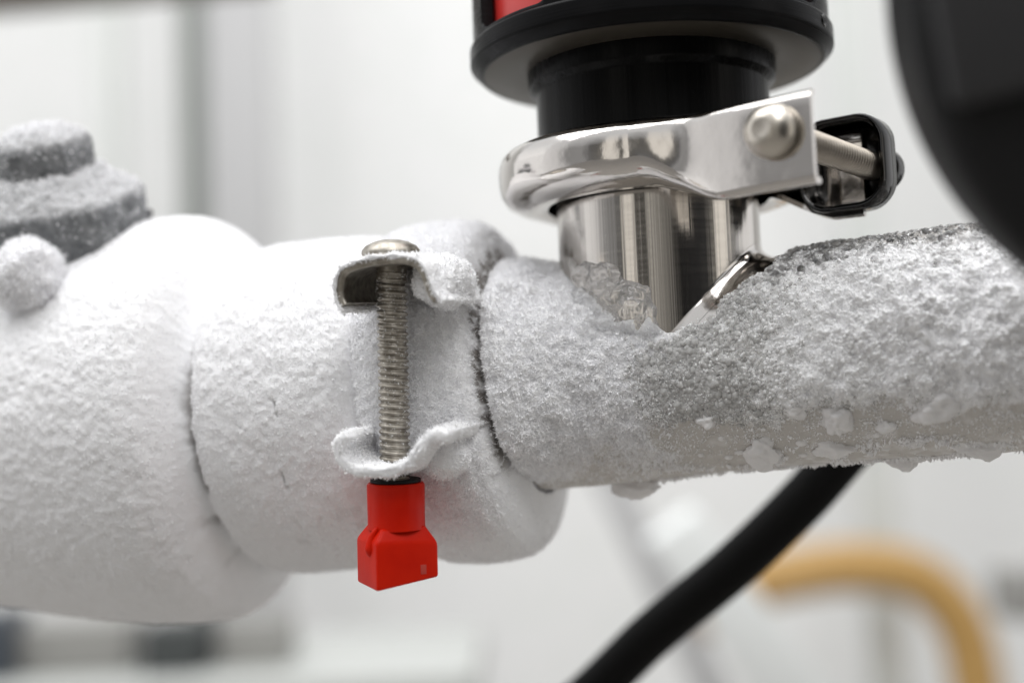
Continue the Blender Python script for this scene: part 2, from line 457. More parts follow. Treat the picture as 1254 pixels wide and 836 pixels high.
# ---------------------------------------------------------------- frosted clamp with screw and red wing nut
clamp = thing('frosted_clamp', 'white frosted ring clamp round the pipe with a long screw and a red nut', 'clamp', O + PF.ax * -43)
PROF_C = [(-54.5, 28), (-53.6, 30.8), (-51.5, 33), (-48, 34.4), (-43, 34.9), (-37, 34.7), (-33.2, 34.0), (-31, 32.6), (-29.7, 30.6), (-28.9, 27.5), (-28.2, 22)]
def disp_c(P, T, TH):
    sm = smooth(R_(150), R_(115), TH) + smooth(R_(215), R_(260), TH); sm = np.clip(sm, .25, 1)
    h = (fbm(P, .07, 3, 43) - .5) * 1.0 + (fbm(P, .32, 3, 45) - .5) * .7 * sm + (fbm(P, 1.2, 3, 46) - .5) * 1.0 * sm
    Tn = T + (fbm(P, .45, 4, 51) - .5) * 3.0 + .3
    flank = smooth(R_(135), R_(112), TH) + smooth(R_(250), R_(290), TH)
    cv = 1 - smooth(-29.6, -28.7, Tn) * flank
    h = h - 2.2 * smooth(-30.5, -28.9, Tn) * flank
    mottle = smooth(.6, .75, fbm(P, .35, 4, 79)) * .3  # random grey mottle, only low on the near side
    return h, np.clip(cv - mottle * low(TH, R_(90), R_(130)) * (TH < R_(200)), 0, 1)
V3, T, TH, cov = rind(PROF_C, -54.5, -28.2, .28, 760, disp_c, 2.4)
ring = rind_obj('clamp_ring', V3, cov, M_frost, clamp)
N3 = outward(V3, grid_normals(V3))
vis = ((N3 @ -fwd) > -.3) * (.15 + .85 * smooth(R_(150), R_(115), TH) + smooth(R_(250), R_(300), TH))
P, N = sample(V3, N3, vis * (.15 + .85 * (cov > .5)), 85000)
build('frost_crystals', *join(needles(P[:55000], N[:55000], .25, .75, 1.3, (.18, .4), BLADE), needles(P[55000:], N[55000:], .35, 1.1, 1.0, (.10, .2))),
      M_crystal, clamp, ring, False, kind='stuff')

# lugs: channel-shaped ends of the two clamp halves, running out toward the viewer
def lug(pts, r_out, r_in, thick, up, frost_th):
    c = np.array([on_plane(x, y, r_out) for x, y in pts]); c = catmull(c, 8)
    return c
def sheet(curve, nrm, th0, th1, r_out, r_in, rows=40, noise=0, seed=0, flare=0):
    """curve (k,3) at the front edge, extruded along -n; between offsets th0 and th1 along the curve's own normal"""
    k = len(curve); ring = np.concatenate([curve + nrm * th1, (curve + nrm * th0)[::-1]])
    # subdivide around
    s = np.linspace(0, 1, rows)
    L = r_out - r_in
    V = np.array([ring - PF.n * L * q for q in s])
    f = []
    m_ = len(ring)
    F = grid_faces(rows, m_, wrap_v=True)
    cap = [tuple(range(m_))[::-1]]
    return V.reshape(-1, 3), F, m_
def curve_normals(c, up):
    t = unit(np.gradient(c, axis=0)); n = np.cross(t, PF.n); n = unit(n)
    return n if np.dot(n.mean(0), up) > 0 else -n
def lug_obj(pts, up, name_m, material, frost_out, seed, label=None):
    c = catmull([on_plane(x, y, 46.5) for x, y in pts], 14); nr = curve_normals(c, up)
    def shell(c, nr, a, b, front, back, rows, amp):
        th = np.linspace(0, 1, 7)
        around = [c + nr * b] + [] ; k = len(c)
        outer = c + nr * b; inner = c + nr * a
        e1 = [outer[-1] * (1 - q) + inner[-1] * q for q in (.33, .66)]; e0 = [inner[0] * (1 - q) + outer[0] * q for q in (.33, .66)]
        loop = np.array(list(outer) + e1 + list(inner[::-1]) + e0); cen = None
        mid = np.array(list(c + nr * (a + b) / 2) + [c[-1] + nr[-1] * (a + b) / 2] * 2 + list((c + nr * (a + b) / 2)[::-1]) + [c[0] + nr[0] * (a + b) / 2] * 2)
        rows_V = []
        depth = np.concatenate([[0, .12, .45], np.linspace(1.0, front - back, rows)])
        shrink = np.concatenate([[.35, .75, .95], np.ones(rows)])
        for q, sh in zip(depth, shrink): rows_V.append(mid + (loop - mid) * sh - PF.n * (46.5 - front + q))
        V3 = np.array(rows_V)
        if amp:
            N3 = grid_normals(V3); d_ = V3 - mid[None] ; d_ = d_ - (d_ @ PF.n)[..., None] * PF.n
            sg = np.sign((N3 * d_).sum(-1, keepdims=True) + 1e-9)
            hh = (fbm(V3.reshape(-1, 3), .5, 4, seed) - .45).reshape(V3.shape[:2]) * amp
            V3 = V3 + N3 * sg * hh[..., None]; V3[0] += PF.n * .0
        nu, nv = V3.shape[:2]
        F = [tuple(f) for f in grid_faces(nu, nv, wrap_v=True)]
        return V3, F
    V3, F = shell(c[5:-5], nr[5:-5], *((-.75, .75) if up is PF.u else (-.3, .3)), 46.5, 24, 14, 0)
    kk = V3.shape[1]
    n_c = len(c)
    cap = [(i, (i + 1), kk - 3 - i - 0, ) for i in range(0)]
    ob = build(name_m, V3.reshape(-1, 3), F + [tuple(range(kk))], material, clamp, None, True, label=label)
    fix_normals(ob); ob.data.set_sharp_from_angle(angle=R_(50))
    return ob, c, nr, shell
up_pts = [(424, 379), (416, 364), (416, 344), (424, 331), (445, 323), (470, 319), (497, 319), (513, 327), (521, 343), (528, 360), (537, 373)]
lo_pts = [(424, 532), (416, 541), (415, 556), (424, 570), (445, 577), (476, 577), (499, 569), (512, 553), (522, 539), (534, 532), (548, 536)]
for pts, up, lab, fo in ((up_pts, PF.u, 'upper lug with its bare steel underside showing', (.4, 1.15)), (lo_pts, -PF.u, 'lower lug frosted white inside and out', (.4, 1.3))):
    ob, c, nr, shell = lug_obj(pts, up, 'lug', M_dull, fo, 3, lab)
    sets = [(fo[0], fo[1])]
    if up is not PF.u: sets = [(-1.05, .95)]
    for a, b in sets:
        V3, F = shell(c, nr, a, b, 47.0, 24.5, 60, 1.1)
        kk = V3.shape[1]
        fo_ = build('lug_frost', V3.reshape(-1, 3), F + [tuple(range(kk))], M_frost, clamp, ob, True, attr=np.ones(V3.shape[0] * kk))
        fix_normals(fo_)
        N3 = grid_normals(V3); cc = V3.mean(1, keepdims=True)
        me = fo_.data; no = np.zeros(len(me.vertices) * 3, np.float32); me.vertices.foreach_get('normal', no)
        co = np.zeros(len(me.vertices) * 3, np.float32); me.vertices.foreach_get('co', co)
        no = no.reshape(-1, 3).astype(float); co = (co.reshape(-1, 3) + np.array(clamp.location)) / S
        pick = rng.choice(len(co), 7000)
        P = co[pick] + rng.normal(size=(7000, 3)) * .12; N = no[pick]
        build('frost_crystals', *needles(P, N, .3, .8, 1.2, (.14, .34), BLADE), M_crystal, clamp, ob, False, kind='stuff')

# frost mounds that join the lugs to the ring
for x, y, rr_, ex, ey, en, sd in ((543, 344, 34.2, 4.6, 4.6, 8.5, 501), (546, 558, 33.5, 4.6, 4.2, 5.5, 503)):
    V0, F0 = ico(5); c0 = on_plane(x, y, rr_)
    Vw = c0 + V0[:, :1] * ex * PF.ax + V0[:, 1:2] * ey * PF.u + V0[:, 2:] * en * PF.n
    Nn = unit(V0[:, :1] / ex * PF.ax + V0[:, 1:2] / ey * PF.u + V0[:, 2:] / en * PF.n)
    Vw = Vw + Nn * ((fbm(Vw, .16, 3, sd) - .5) * 2.4 + (fbm(Vw, .8, 3, sd + 1) - .5) * 1.2)[:, None]
    mo_ = build('frost_mound', Vw, F0, M_frost, clamp, ring, True, attr=np.ones(len(Vw)))
    ii = rng.choice(len(Vw), 4000)
    build('frost_crystals', *needles(Vw[ii], Nn[ii], .25, .8, 1.3, (.16, .38), BLADE), M_crystal, clamp, ring, False, kind='stuff')

# screw
s0 = on_plane(479, 318, 38.5); s1 = on_plane(484.5, 588, 38.5)
sax = unit(s0 - s1); SCF = Frame(s1, sax, -fwd); sl = np.linalg.norm(s0 - s1)
z = np.arange(0, sl - 2, .1); th = np.linspace(0, 2 * math.pi, 36, endpoint=False)
Zg, THg = np.meshgrid(z, th, indexing='ij')
ph = (Zg / 1.2 - THg / (2 * math.pi)) % 1; tri = np.abs(ph * 2 - 1)
rr = 2.42 + .42 * smooth(.12, .85, tri)
V3 = SCF.pt(rr, THg, Zg)
screw = fix_normals(build('screw', V3.reshape(-1, 3), grid_faces(*Zg.shape, wrap_v=True), M_dull, clamp))
lathe_obj('screw_neck', SCF, [(2.7, sl - 4), (2.75, sl - 3.8), (2.75, sl - .2)], M_dull, clamp, screw, 32)
hd = [(0.01, sl + 3.7), (1.6, sl + 3.6), (3.2, sl + 3.2), (4.6, sl + 2.5), (5.25, sl + 1.7), (5.35, sl + 1.1), (5.2, sl + .7), (2, sl + .7)]
lathe_obj('screw_head', SCF, hd, M_dull, clamp, screw, 48)
n_ = 1500; zz = rng.uniform(6, sl - 2, n_); aa = rng.choice([R_(0), R_(180)], n_) * 0 + rng.uniform(0, 2 * math.pi, n_)
P = SCF.pt(np.full(n_, 2.75), aa, zz); N = P - (SCF.o + zz[:, None] * SCF.ax); N = unit(N)
build('frost_crystals', *needles(P, N, .15, .6, 1.1, (.1, .25)), M_crystal, clamp, screw, False, kind='stuff')

# red wing nut: round collar that flares into a square grip
def section(kind, a, b, rot, z, n=48):
    out = []
    for i in range(n):
        q = 2 * math.pi * i / n
        ex = 2 if kind == 0 else kind
        cx = math.copysign(abs(math.cos(q)) ** (2 / ex), math.cos(q)) * a
        cy = math.copysign(abs(math.sin(q)) ** (2 / ex), math.sin(q)) * b
        x = cx * math.cos(rot) - cy * math.sin(rot); y = cx * math.sin(rot) + cy * math.cos(rot)
        out.append(NF.o + x * NF.u2 + y * NF.n + z * NF.ax)
    return out
NF = Frame(s1, sax, -fwd); NF.u2 = NF.u if NF.u[0] > 0 else -NF.u
rt = R_(-25)
secs = [(0, 2.2, 2.2, 0, -.3), (0, 4.9, 4.9, 0, -.3), (0, 5.25, 5.25, 0, -.75), (0, 5.2, 5.2, 0, -5), (0, 5.2, 5.2, 0, -8.0), (0, 5.25, 5.25, 0, -8.6)]
V = np.array([section(*s_) for s_ in secs]).reshape(-1, 3)
nut = build('wing_nut', V, grid_faces(len(secs), 48, wrap_v=True), M_red, clamp); fix_normals(nut); nut.data.set_sharp_from_angle(angle=R_(50))
def nutp(x, y, z): 
    c_, s_ = math.cos(rt), math.sin(rt); return NF.o + (x * c_ - y * s_) * NF.u2 + (x * s_ + y * c_) * NF.n + z * NF.ax
gw, gd = 5.9, 5.3
GV = [nutp(x * gw, y * gd, -18.8 + (1.6 if x > 0 and y > 0 else .9 if x > 0 else 0)) for x, y in ((-1, -1), (1, -1), (1, 1), (-1, 1))] + [nutp(x * gw, y * gd, z_) for x, y, z_ in ((-1, -1, -10.6), (1, -1, -11.4), (1, 1, -11.0), (-1, 1, -10.2))] + \
     [nutp(x * 4.1, y * 4.0, -8.0) for x, y in ((-1, -1), (1, -1), (1, 1), (-1, 1))]
GF = [(0, 3, 2, 1)] + [(k, (k + 1) % 4, 4 + (k + 1) % 4, 4 + k) for k in range(4)] + [(4 + k, 4 + (k + 1) % 4, 8 + (k + 1) % 4, 8 + k) for k in range(4)] + [(8, 9, 10, 11)]
grip = build('grip', GV, GF, M_red, clamp, nut, True)
bm = bmesh.new(); bm.from_mesh(grip.data); bmesh.ops.recalc_face_normals(bm, faces=bm.faces)
bmesh.ops.bevel(bm, geom=list(bm.edges), offset=.55 * S, segments=3, profile=.6, affect='EDGES'); bm.to_mesh(grip.data); bm.free()
grip.data.polygons.foreach_set('use_smooth', np.full(len(grip.data.polygons), True)); grip.data.set_sharp_from_angle(angle=R_(35))
mk = nutp(3.0, gd, -15.6)
box('worn_mark', mk, unit(nutp(1, 0, 0) - nutp(0, 0, 0)), unit(nutp(0, 1, 0) - nutp(0, 0, 0)), NF.ax, 1.1, .12, 1.7, mat('worn_plastic', (.50, .05, .035), .6), clamp, grip, .04)
# raised rib on the grip's left corner, a moulding mark, and a dark ring standing in for the shaded gap above
rb0 = NF.o + NF.u2 * -4.1 + NF.n * 4.3 + NF.ax * -9.0
tube_obj('rib', catmull([rb0 + NF.ax * 1.0 + NF.u2 * .9, rb0 + NF.ax * -.5, rb0 + NF.ax * -2.6 - NF.u2 * .4, rb0 + NF.ax * -4.2 - NF.u2 * .2 - NF.n * .8], 6), np.linspace(.3, 1.3, 19) * np.concatenate([np.ones(12), np.linspace(1, .3, 7)]), M_red, clamp, nut)
lathe_obj('gap_shade_ring', NF, bevel_prof([(2, .35), (4.6, .35), (4.6, -.25), (2, -.25)], .15), M_hous, clamp, nut, 48)

# ---------------------------------------------------------------- tee pipe
tee = thing('tee_pipe', 'stainless steel tee pipe with frost and ice along it and a bare shiny upright branch', 'pipe', O)
VT = lathe_obj('run_tube', PF, [(18.5, -40), (19.9, -40), (19.9, 118), (18.5, 118)], M_polish, tee, None, 160)
br = lathe_obj('branch', SF, bevel_prof([(20.0, 0), (20.0, 36.5), (20.6, 37.2), (27.3, 37.2), (27.3, 40)], .4), M_brushed, tee, None, 192)
# fillet along the line where the branch meets the run
phi = np.linspace(0, 2 * math.pi, 260, endpoint=False)
dh = unit(PF.ax - Zup * PF.ax[2]); nh = np.cross(dh, Zup); nh = nh if nh.dot(-fwd) > 0 else -nh
Vf = []
for q in phi:
    c_, s_ = math.cos(q), math.sin(q)
    base = lambda r: O + r * (c_ * dh + s_ * nh)
    def hit(r, extra):   # height at which the vertical line at radius r meets the run tube grown by extra
        v = base(r) - O; tt = 0
        zc = 0.0
        perp2 = (r * s_) ** 2
        rad2 = (19.9 + extra) ** 2 - perp2
        slope = PF.ax[2] / np.dot(PF.ax, dh)
        return math.sqrt(max(rad2, 0)) + r * c_ * slope
    zr = hit(20.0, 0)
    row = []
    for k in range(13):
        a = k / 12
        r_ = 20.06 + (1.5 + 2.4 * max(c_, 0) ** 2) * (1 - math.cos(a * math.pi / 2)) * (0.3 + .7 * abs(c_))
        e = (1.2 + 1.9 * max(c_, 0) ** 2) * (1 - math.sin(a * math.pi / 2)) * (0.35 + .65 * abs(c_))
        row.append(base(r_) + Zup * (hit(r_, .08) + e))
    Vf.append(row)
Vf = np.array(Vf)
fillet = build('weld_fillet', Vf.reshape(-1, 3), grid_faces(260, 13, wrap_u=True), M_polish, tee); fix_normals(fillet)

PROF_P = [(-28.8, 20), (-28.2, 25), (-27.4, 28.2), (-25.4, 28.4), (-22.4, 26.6), (-18.5, 24.2), (-13, 22.3), (-4, 21.1), (6, 20.5), (20, 20.35), (60, 20.9), (118, 21.3)]
def zones(P, T, TH):
    rho = np.hypot((P - O) @ dh, (P - O) @ nh)
    n1 = fbm(P, .09, 4, 61) - .5; n2 = fbm(P, .4, 3, 63) - .5
    th = np.degrees(TH); th = np.where(th > 270, th - 360, th)
    wob = n1 * 50 + n2 * 22
    # bare metal right beside the branch on the right
    bare = smooth(27.6, 24.6, rho + n2 * 5 + 4.6 * smooth(25, 66, th)) * smooth(2, 6, T) * smooth(74, 60, th)
    left = smooth(13, -9, T + n1 * 10)
    snow_l = left * smooth(166 - .7 * (T + 30), 108 - .7 * (T + 30), th + wob)
    # the white snow on the right
    lim = 112 + np.clip(T - 30, 0, 60) * .18
    snow_r = smooth(6, 38, T + wob * .32 - .08 * (60 - th)) * smooth(lim + 12, lim - 8, th + wob * .7) * smooth(12 , 52, th + wob * .5 - 0.3 * (T - 40) )
    beads = smooth(-4, 5, T) * smooth(120, 106, th + wob * .5) * (1 - bare) * smooth(-80, -40, th)
    return rho, bare, np.clip(snow_l, 0, 1), np.clip(snow_r, 0, 1), beads, th
def n1_(P): return fbm(P, .12, 3, 71) - .5
def disp_p(P, T, TH):
    rho, bare, sl_, sr_, beads, th = zones(P, T, TH)
    g1 = fbm(P, .16, 3, 65) - .5; g2 = fbm(P, .55, 3, 67) - .5; g3 = fbm(P, 1.4, 2, 69) - .5
    h = sl_ * (.9 + g1 * 2 + g2 * 1.4 + g3 * 1.2) + sr_ * (1.3 + g1 * 2.6 + g2 * 1.0 + g3 * .8) + .05 + (.35 + .9 * g2 + .5 * g1) * beads
    h = h + (g1 * .35 + g2 * .12 + g3 * .1) * smooth(110, 130, th)
    h = np.maximum(h, -.25)
    h = h - np.clip(prof_interp(PROF_P, T) - 21.2, 0, 9) * smooth(100, 150, np.degrees(TH)) * smooth(300, 250, np.degrees(TH))
    h = h - np.clip(prof_interp(PROF_P, T) - 21.2, 0, 9) * .5 * (smooth(75, 25, th) * (th < 180))
    h = h * (1 - bare) - bare * 1.6
    cv = np.clip(np.maximum(sl_, sr_) * (1.5 + g2 * 1.0) + beads * smooth(0, 58, th) * (.62 + .4 * smooth(30, 8, T) + g1 * .6) + smooth(115, 135, th) * (.14 + .9 * g2 + .5 * n1_(P)) * (1 - sl_), 0, 1)
    edge = smooth(-27.8, -27.0, T + (fbm(P, .5, 3, 52) - .5) * 3.0)
    return h, cv * edge
V3, T, TH, cov = rind(PROF_P, -28.8, 118, .27, 500, disp_p, 2.4)
frost = rind_obj('frost', V3, cov, M_film, tee)
N3 = outward(V3, grid_normals(V3))
Pz = V3.reshape(-1, 3)
rho, bare, sl_, sr_, beads, thd = [a.reshape(T.shape) for a in zones(Pz, T.ravel(), TH.ravel())]
vis = ((N3 @ -fwd) > -.35).astype(float) * (T < 112) * ((rho > 20.3) | ((thd > 78) & (thd < 270)))
speck = smooth(.42, .6, fbm(Pz, .5, 3, 91)).reshape(T.shape)
# needles over the left part, thinning downward
wn_ = vis * (np.maximum(smooth(14, -8, T), (sl_ > .08)) * (.12 * smooth(170, 135, thd) + 1.6 * smooth(.05, .4, sl_) + .7 * speck * smooth(158, 128, thd)))
P, N = sample(V3, N3, wn_, 60000)
cr1 = join(needles(P[:36000], N[:36000], .3, 1.0, 1.3, (.16, .38), BLADE), needles(P[36000:], N[36000:], .4, 1.25, 1.1, (.10, .22)))
wn2 = vis * (sr_ + .10 * beads * smooth(4, -10, T) + .25 * speck * smooth(-14, 0, T) * smooth(20, 6, T) * smooth(125, 105, thd) * (thd > 60))
P, N = sample(V3, N3, wn2, 30000)
Pb, Nb = sample(V3, N3, vis * smooth(95, 108, thd) * smooth(150, 112, thd) * smooth(.40, .6, fbm(Pz, .3, 3, 93)).reshape(T.shape) * smooth(-10, 30, T) + vis * .05 * smooth(165, 120, thd) * smooth(-10, 5, T), 12000)
P = np.concatenate([P, Pb]); N = np.concatenate([N, Nb])
Pc, Nc = sample(V3, N3, vis * (thd > 138) * smooth(.5, .62, fbm(Pz, .25, 3, 95)).reshape(T.shape) * smooth(-15, 0, T), 5000)
cr2 = join(needles(P, N, .25, .7, 1.4, (.25, .55), BLADE), needles(Pc, Nc, .5, 1.3, 1.2, (.25, .5), BLADE))
build('frost_crystals', *join(cr1, cr2), M_crystal, tee, frost, False, kind='stuff')
fade = smooth(4, 40, T + 10 * (speck - .5)) * smooth(138, 98, thd) * smooth(10, 50, thd)
P, N = sample(V3, N3, vis * (sr_ * (.3 + speck) + .30 * fade * speck + .26 * beads), 14000)
ig = rng.choice(len(P), 2500, replace=False)
build('frost_crystals', *needles(P[ig] + N[ig] * .25, N[ig], .25, .6, 1.8, (.3, .6), BLADE), M_glint, tee, frost, False, kind='stuff')
build('snow_granules', *grains(P, N, .16, .5, .9, ICO1, -.05, 2.5), M_granule, tee, frost, True, kind='stuff')
wb = vis * beads * (1 - sr_) ** 2 * ((rho > 21.2) | ((thd > 78) & (thd < 270)))
P, N = sample(V3, N3, wb * (1 - .5 * smooth(40, 70, thd)), 15000)
P2, N2 = sample(V3, N3, wb * smooth(28, 10, T) * smooth(55, 80, thd), 550)
P3, N3_ = sample(V3, N3, vis * beads * (1 - .8 * sr_) * smooth(58, 30, thd) * (rho > 22), 5000)
P4, N4 = sample(V3, N3, wb * smooth(60, 40, thd), 4000)
build('clear_beads', *join(grains(P3, N3_, .35, .8, .9, ICO2, .0), grains(P4, N4, .14, .5, .85, ICO2, .05, 1.7)), M_bead, tee, frost, True, kind='stuff')
P, N = sample(V3, N3, wb * smooth(40, 60, thd), 5000)
build('frozen_beads', *join(grains(P, N, .14, .6, .85, ICO2, .05, 1.7), grains(P2, N2, .3, .8, .8, ICO2, .0, 1.6)), M_milk, tee, frost, True, kind='stuff')

# lumps of ice on the lower side
def surf(px, py, r=20.4):
    dv = W(px, py, 1.0); dv = dv / np.linalg.norm(dv)
    # ray-cylinder
    w0 = -O; a_ = dv - PF.ax * dv.dot(PF.ax); b_ = w0 - PF.ax * w0.dot(PF.ax)
    A = a_.dot(a_); B = 2 * a_.dot(b_); C_ = b_.dot(b_) - r * r
    D = B * B - 4 * A * C_
    k = (-B - math.sqrt(D)) / (2 * A) if D > 0 else -B / (2 * A)
    p = dv * k; n = b_ + a_ * k; return p, unit(n)
def lump(px, py, w, h, depth, seed, name='ice_lump', material=None, droop=0.0, amp=.6, sub=4):
    p, n = surf(px, py)
    bm = bmesh.new(); bmesh.ops.create_icosphere(bm, subdivisions=sub, radius=1)
    V0 = np.array([v.co[:] for v in bm.verts]); F0 = np.array([[v.index for v in f.verts] for f in bm.faces]); bm.free()
    k = (fbm(V0 * 3 + seed * 7.1, .55, 3, seed) - .5) * 2 * amp + 1
    V0 = V0 * k[:, None]
    b = unit(-Zup + n * n.dot(Zup) * 1.0) if abs(n[2]) < .95 else -PF.n
    a = np.cross(b, n)
    pxmm = 6.6
    x = V0[:, 0] * w / 2 / pxmm; y = V0[:, 1] * h / 2 / pxmm; zz = V0[:, 2] * depth
    x = x * (1 - droop * .55 * smooth(-.3, 1, V0[:, 1]))
    V = p + a * x[:, None] + b * y[:, None] + n * (zz[:, None])
    V[:, 2] -= droop * smooth(.0, 1, V0[:, 1]) * h / pxmm * .6
    return build(name, V, F0, material or M_cloudy, tee, frost, True)
for i, (x, y, w, h, dpt, dr) in enumerate([(934, 551, 40, 44, 1.6, .3), (1021, 549, 48, 32, 1.5, 0), (1023, 512, 36, 40, 2.0, .1), (1146, 497, 50, 40, 2.4, .1), (866, 513, 28, 20, 1.5, 0),
                                          (1110, 562, 44, 18, 1.8, .6), (1199, 543, 62, 26, 2.0, .5), (1120, 541, 30, 15, 1.0, 0), (778, 596, 60, 26, 1.8, .7), (975, 500, 30, 22, 1.6, .1), (1086, 520, 26, 20, 1.3, 0)]):
    lump(x, y, w, h, dpt, 100 + i, droop=dr)
for i, (x, y, w, h) in enumerate([(981, 542, 15, 11), (983, 556, 13, 8), (892, 559, 12, 10), (906, 553, 15, 7), (1085, 548, 16, 7), (1062, 556, 12, 6), (883, 536, 8, 9), (1000, 567, 24, 10), (1073, 532, 12, 10), (1170, 530, 14, 9), (858, 556, 9, 7), (1036, 566, 16, 8), (760, 560, 7, 9), (820, 578, 10, 8), (1215, 520, 20, 14), (955, 572, 22, 8)]):
    lump(x, y, w, h, .55, 200 + i, 'frozen_droplet', None, 0, .2, 2)

# clear ice in the corner between branch and frost
uu = np.linspace(-1, 1, 90); vv = np.linspace(-1, 1, 80)
Ug, Vg = np.meshgrid(uu, vv, indexing='ij')
a0 = math.atan2(*[float(x) for x in (0, 1)])
# branch angle measured from the near direction, negative to the left
ang = R_(-22) + Ug * R_(36); zc = 12.0 + Vg * 8.2 + Ug * -4.0
near_h = nh; right_h = dh
def bpt(r, a, z): return O + (r * np.cos(a))[..., None] * near_h + (r * np.sin(a))[..., None] * right_h + z[..., None] * Zup
P0 = bpt(np.full_like(ang, 20.0), ang, zc).reshape(-1, 3)
env = np.clip(1 - (Ug ** 2 + Vg ** 2) + (fbm(P0, .22, 3, 301).reshape(Ug.shape) - .5) * 1.3, 0, 1) ** .6
lumps = fbm(P0, .35, 3, 305).reshape(Ug.shape)
r_ = 19.4 + env * (1.2 + 4.2 * lumps ** 1.5 + 1.2 * smooth(.3, -1, Vg))
Vi = bpt(r_, ang, zc); inner = bpt(np.full_like(r_, 18.8), ang, zc)
nu, nv = Ug.shape
F1 = grid_faces(nu, nv); F2 = grid_faces(nu, nv, flip=True) + nu * nv
icep = build('clear_ice', np.concatenate([Vi.reshape(-1, 3), inner.reshape(-1, 3)]), np.concatenate([F1, F2]), M_ice, tee)
fix_normals(icep)

# ---------------------------------------------------------------- polished clamp on the branch
pcl = thing('polished_clamp', 'shiny steel band clamp with a round-headed bolt, above the bare branch', 'clamp', O + Zup * 39)
eax = np.array([.8, -.6, 0]); bax = np.array([.6, .8, 0])
def plan(e, b, z): return O + e * eax + b * bax + z * Zup
# cross sections: (outward offset from the path, z)
CH = np.array([(-9.6, 33.0), (-8.2, 32.5), (-5.8, 32.7), (-3.4, 33.4), (-1.3, 34.6), (-.3, 36.2), (0, 38), (.1, 39.6), (0, 41), (-.4, 42.4), (-1.4, 43.6), (-3.2, 44.4), (-5.6, 44.8), (-7.0, 44.8)])
EAR = np.array([(-2.6, 30.6), (-1.7, 30.2), (-.9, 30.3), (-.35, 30.9), (-.05, 32), (0, 34), (0, 36.5), (0, 39), (0, 41.5), (0, 43.3), (-.05, 44.6), (-.2, 45.4), (-.7, 46.0), (-1.4, 46.2)])
EAR[:, 1] -= 3.4
def band(path2, morph, name, material, sign, inner_m=None):
    p = np.array(path2); t = unit(np.gradient(p, axis=0)); nrm = np.stack([t[:, 1], -t[:, 0]], -1) * sign
    rows_o, rows_i = [], []
    for i in range(len(p)):
        s = morph[i]; prof = CH * (1 - s) + EAR * s
        wv = .35 * math.sin(i * .21 + 1) * (1 - s) + .9 * math.exp(-((i / len(p) - .72) / .05) ** 2) * (-1 if sign else 0)
        pn = np.gradient(prof, axis=0); pn = np.stack([pn[:, 1], -pn[:, 0]], -1); pn = pn / np.linalg.norm(pn, axis=1, keepdims=True)
        prof = prof.copy(); prof[4:10, 0] += wv * .35
        pin = prof - pn * 1.0
        f = lambda pr: np.array([plan(p[i, 0] + nrm[i, 0] * o_, p[i, 1] + nrm[i, 1] * o_, z_) for o_, z_ in pr])
        rows_o.append(f(prof)); rows_i.append(f(pin))
    Vo = np.array(rows_o); Vi = np.array(rows_i); full = np.concatenate([Vo, Vi[:, ::-1]], 1)
    nu, nv = full.shape[:2]
    F = [tuple(f) for f in grid_faces(nu, nv, wrap_v=True)] + [tuple(range(nv)), tuple(range((nu - 1) * nv, nu * nv))]
    o = build(name, full.reshape(-1, 3), F, material, pcl, None, True); fix_normals(o)
    o.data.set_sharp_from_angle(angle=R_(48))
    return o
RB = 31.4
# near half: from the hinge (e = -RB) round the near side (b < 0), then straight out
hinge_a = R_(180 + 3)
arc = [(RB * math.cos(a), RB * math.sin(a)) for a in np.linspace(hinge_a, R_(292), 60)]
last = np.array(arc[-1])
ext = catmull([arc[-4], arc[-1], (16, -28.3), (21, -27.4), (27, -27.6), (34, -28.3), (41, -28.7), (47.5, -28.9)], 8)[8:]
path = np.array(list(arc) + [tuple(x) for x in ext[1:]])
mo = smooth(12, 30, path[:, 0])
band(path, mo, 'front_band', M_polish, 1)
arc = [(RB * math.cos(a), RB * math.sin(a)) for a in np.linspace(R_(180 - 3), R_(30), 60)]
ext = catmull([arc[-4], arc[-1], (31.5, 11.8), (34, 11), (36.5, 11.2), (39, 11.6)], 8)[8:]
path = np.array(list(arc) + [tuple(x) for x in ext[1:]])
mo = smooth(27, 34, path[:, 0])
band(path, mo, 'rear_band', M_polish, -1)
# the rear half's ear: a dish with a raised rim
def rounded(w, h, r, n=8):
    out = []
    for cx, cy, a0 in ((w / 2 - r, h / 2 - r, 0), (-w / 2 + r, h / 2 - r, 90), (-w / 2 + r, -h / 2 + r, 180), (w / 2 - r, -h / 2 + r, 270)):
        for k in range(n + 1):
            a = R_(a0 + 90 * k / n); out.append((cx + r * math.cos(a), cy + r * math.sin(a)))
    return np.array(out)
ring_rows = []
for w, h, r, b in ((15.2, 15.5, 4.5, 7.2), (16.0, 16.3, 4.9, 6.6), (17.2, 17.5, 5.4, 6.6), (17.8, 18.0, 5.6, 7.2), (17.8, 18.0, 5.6, 12), (16.4, 16.6, 5, 13.2), (8, 8, 3, 13.2), (.2, .2, .1, 13.2)):
    q = rounded(w, h, r); ring_rows.append([plan(36.3 + x, b, 37 + y) for x, y in q])
inner_rows = [[plan(36.3 + x, b, 37 + y) for x, y in rounded(w, h, r)] for w, h, r, b in ((.2, .2, .1, 11.9), (8, 8, 3, 11.9), (13.8, 14, 4, 11.9), (15.0, 15.2, 4.5, 11.2))]
rows = np.array(inner_rows + ring_rows)
ear = build('rear_ear', rows.reshape(-1, 3), grid_faces(rows.shape[0], rows.shape[1], wrap_v=True), M_darkrefl, pcl); fix_normals(ear)  # steel ear coloured dark to paint the black reflection inside it
ear.data.set_sharp_from_angle(angle=R_(60))
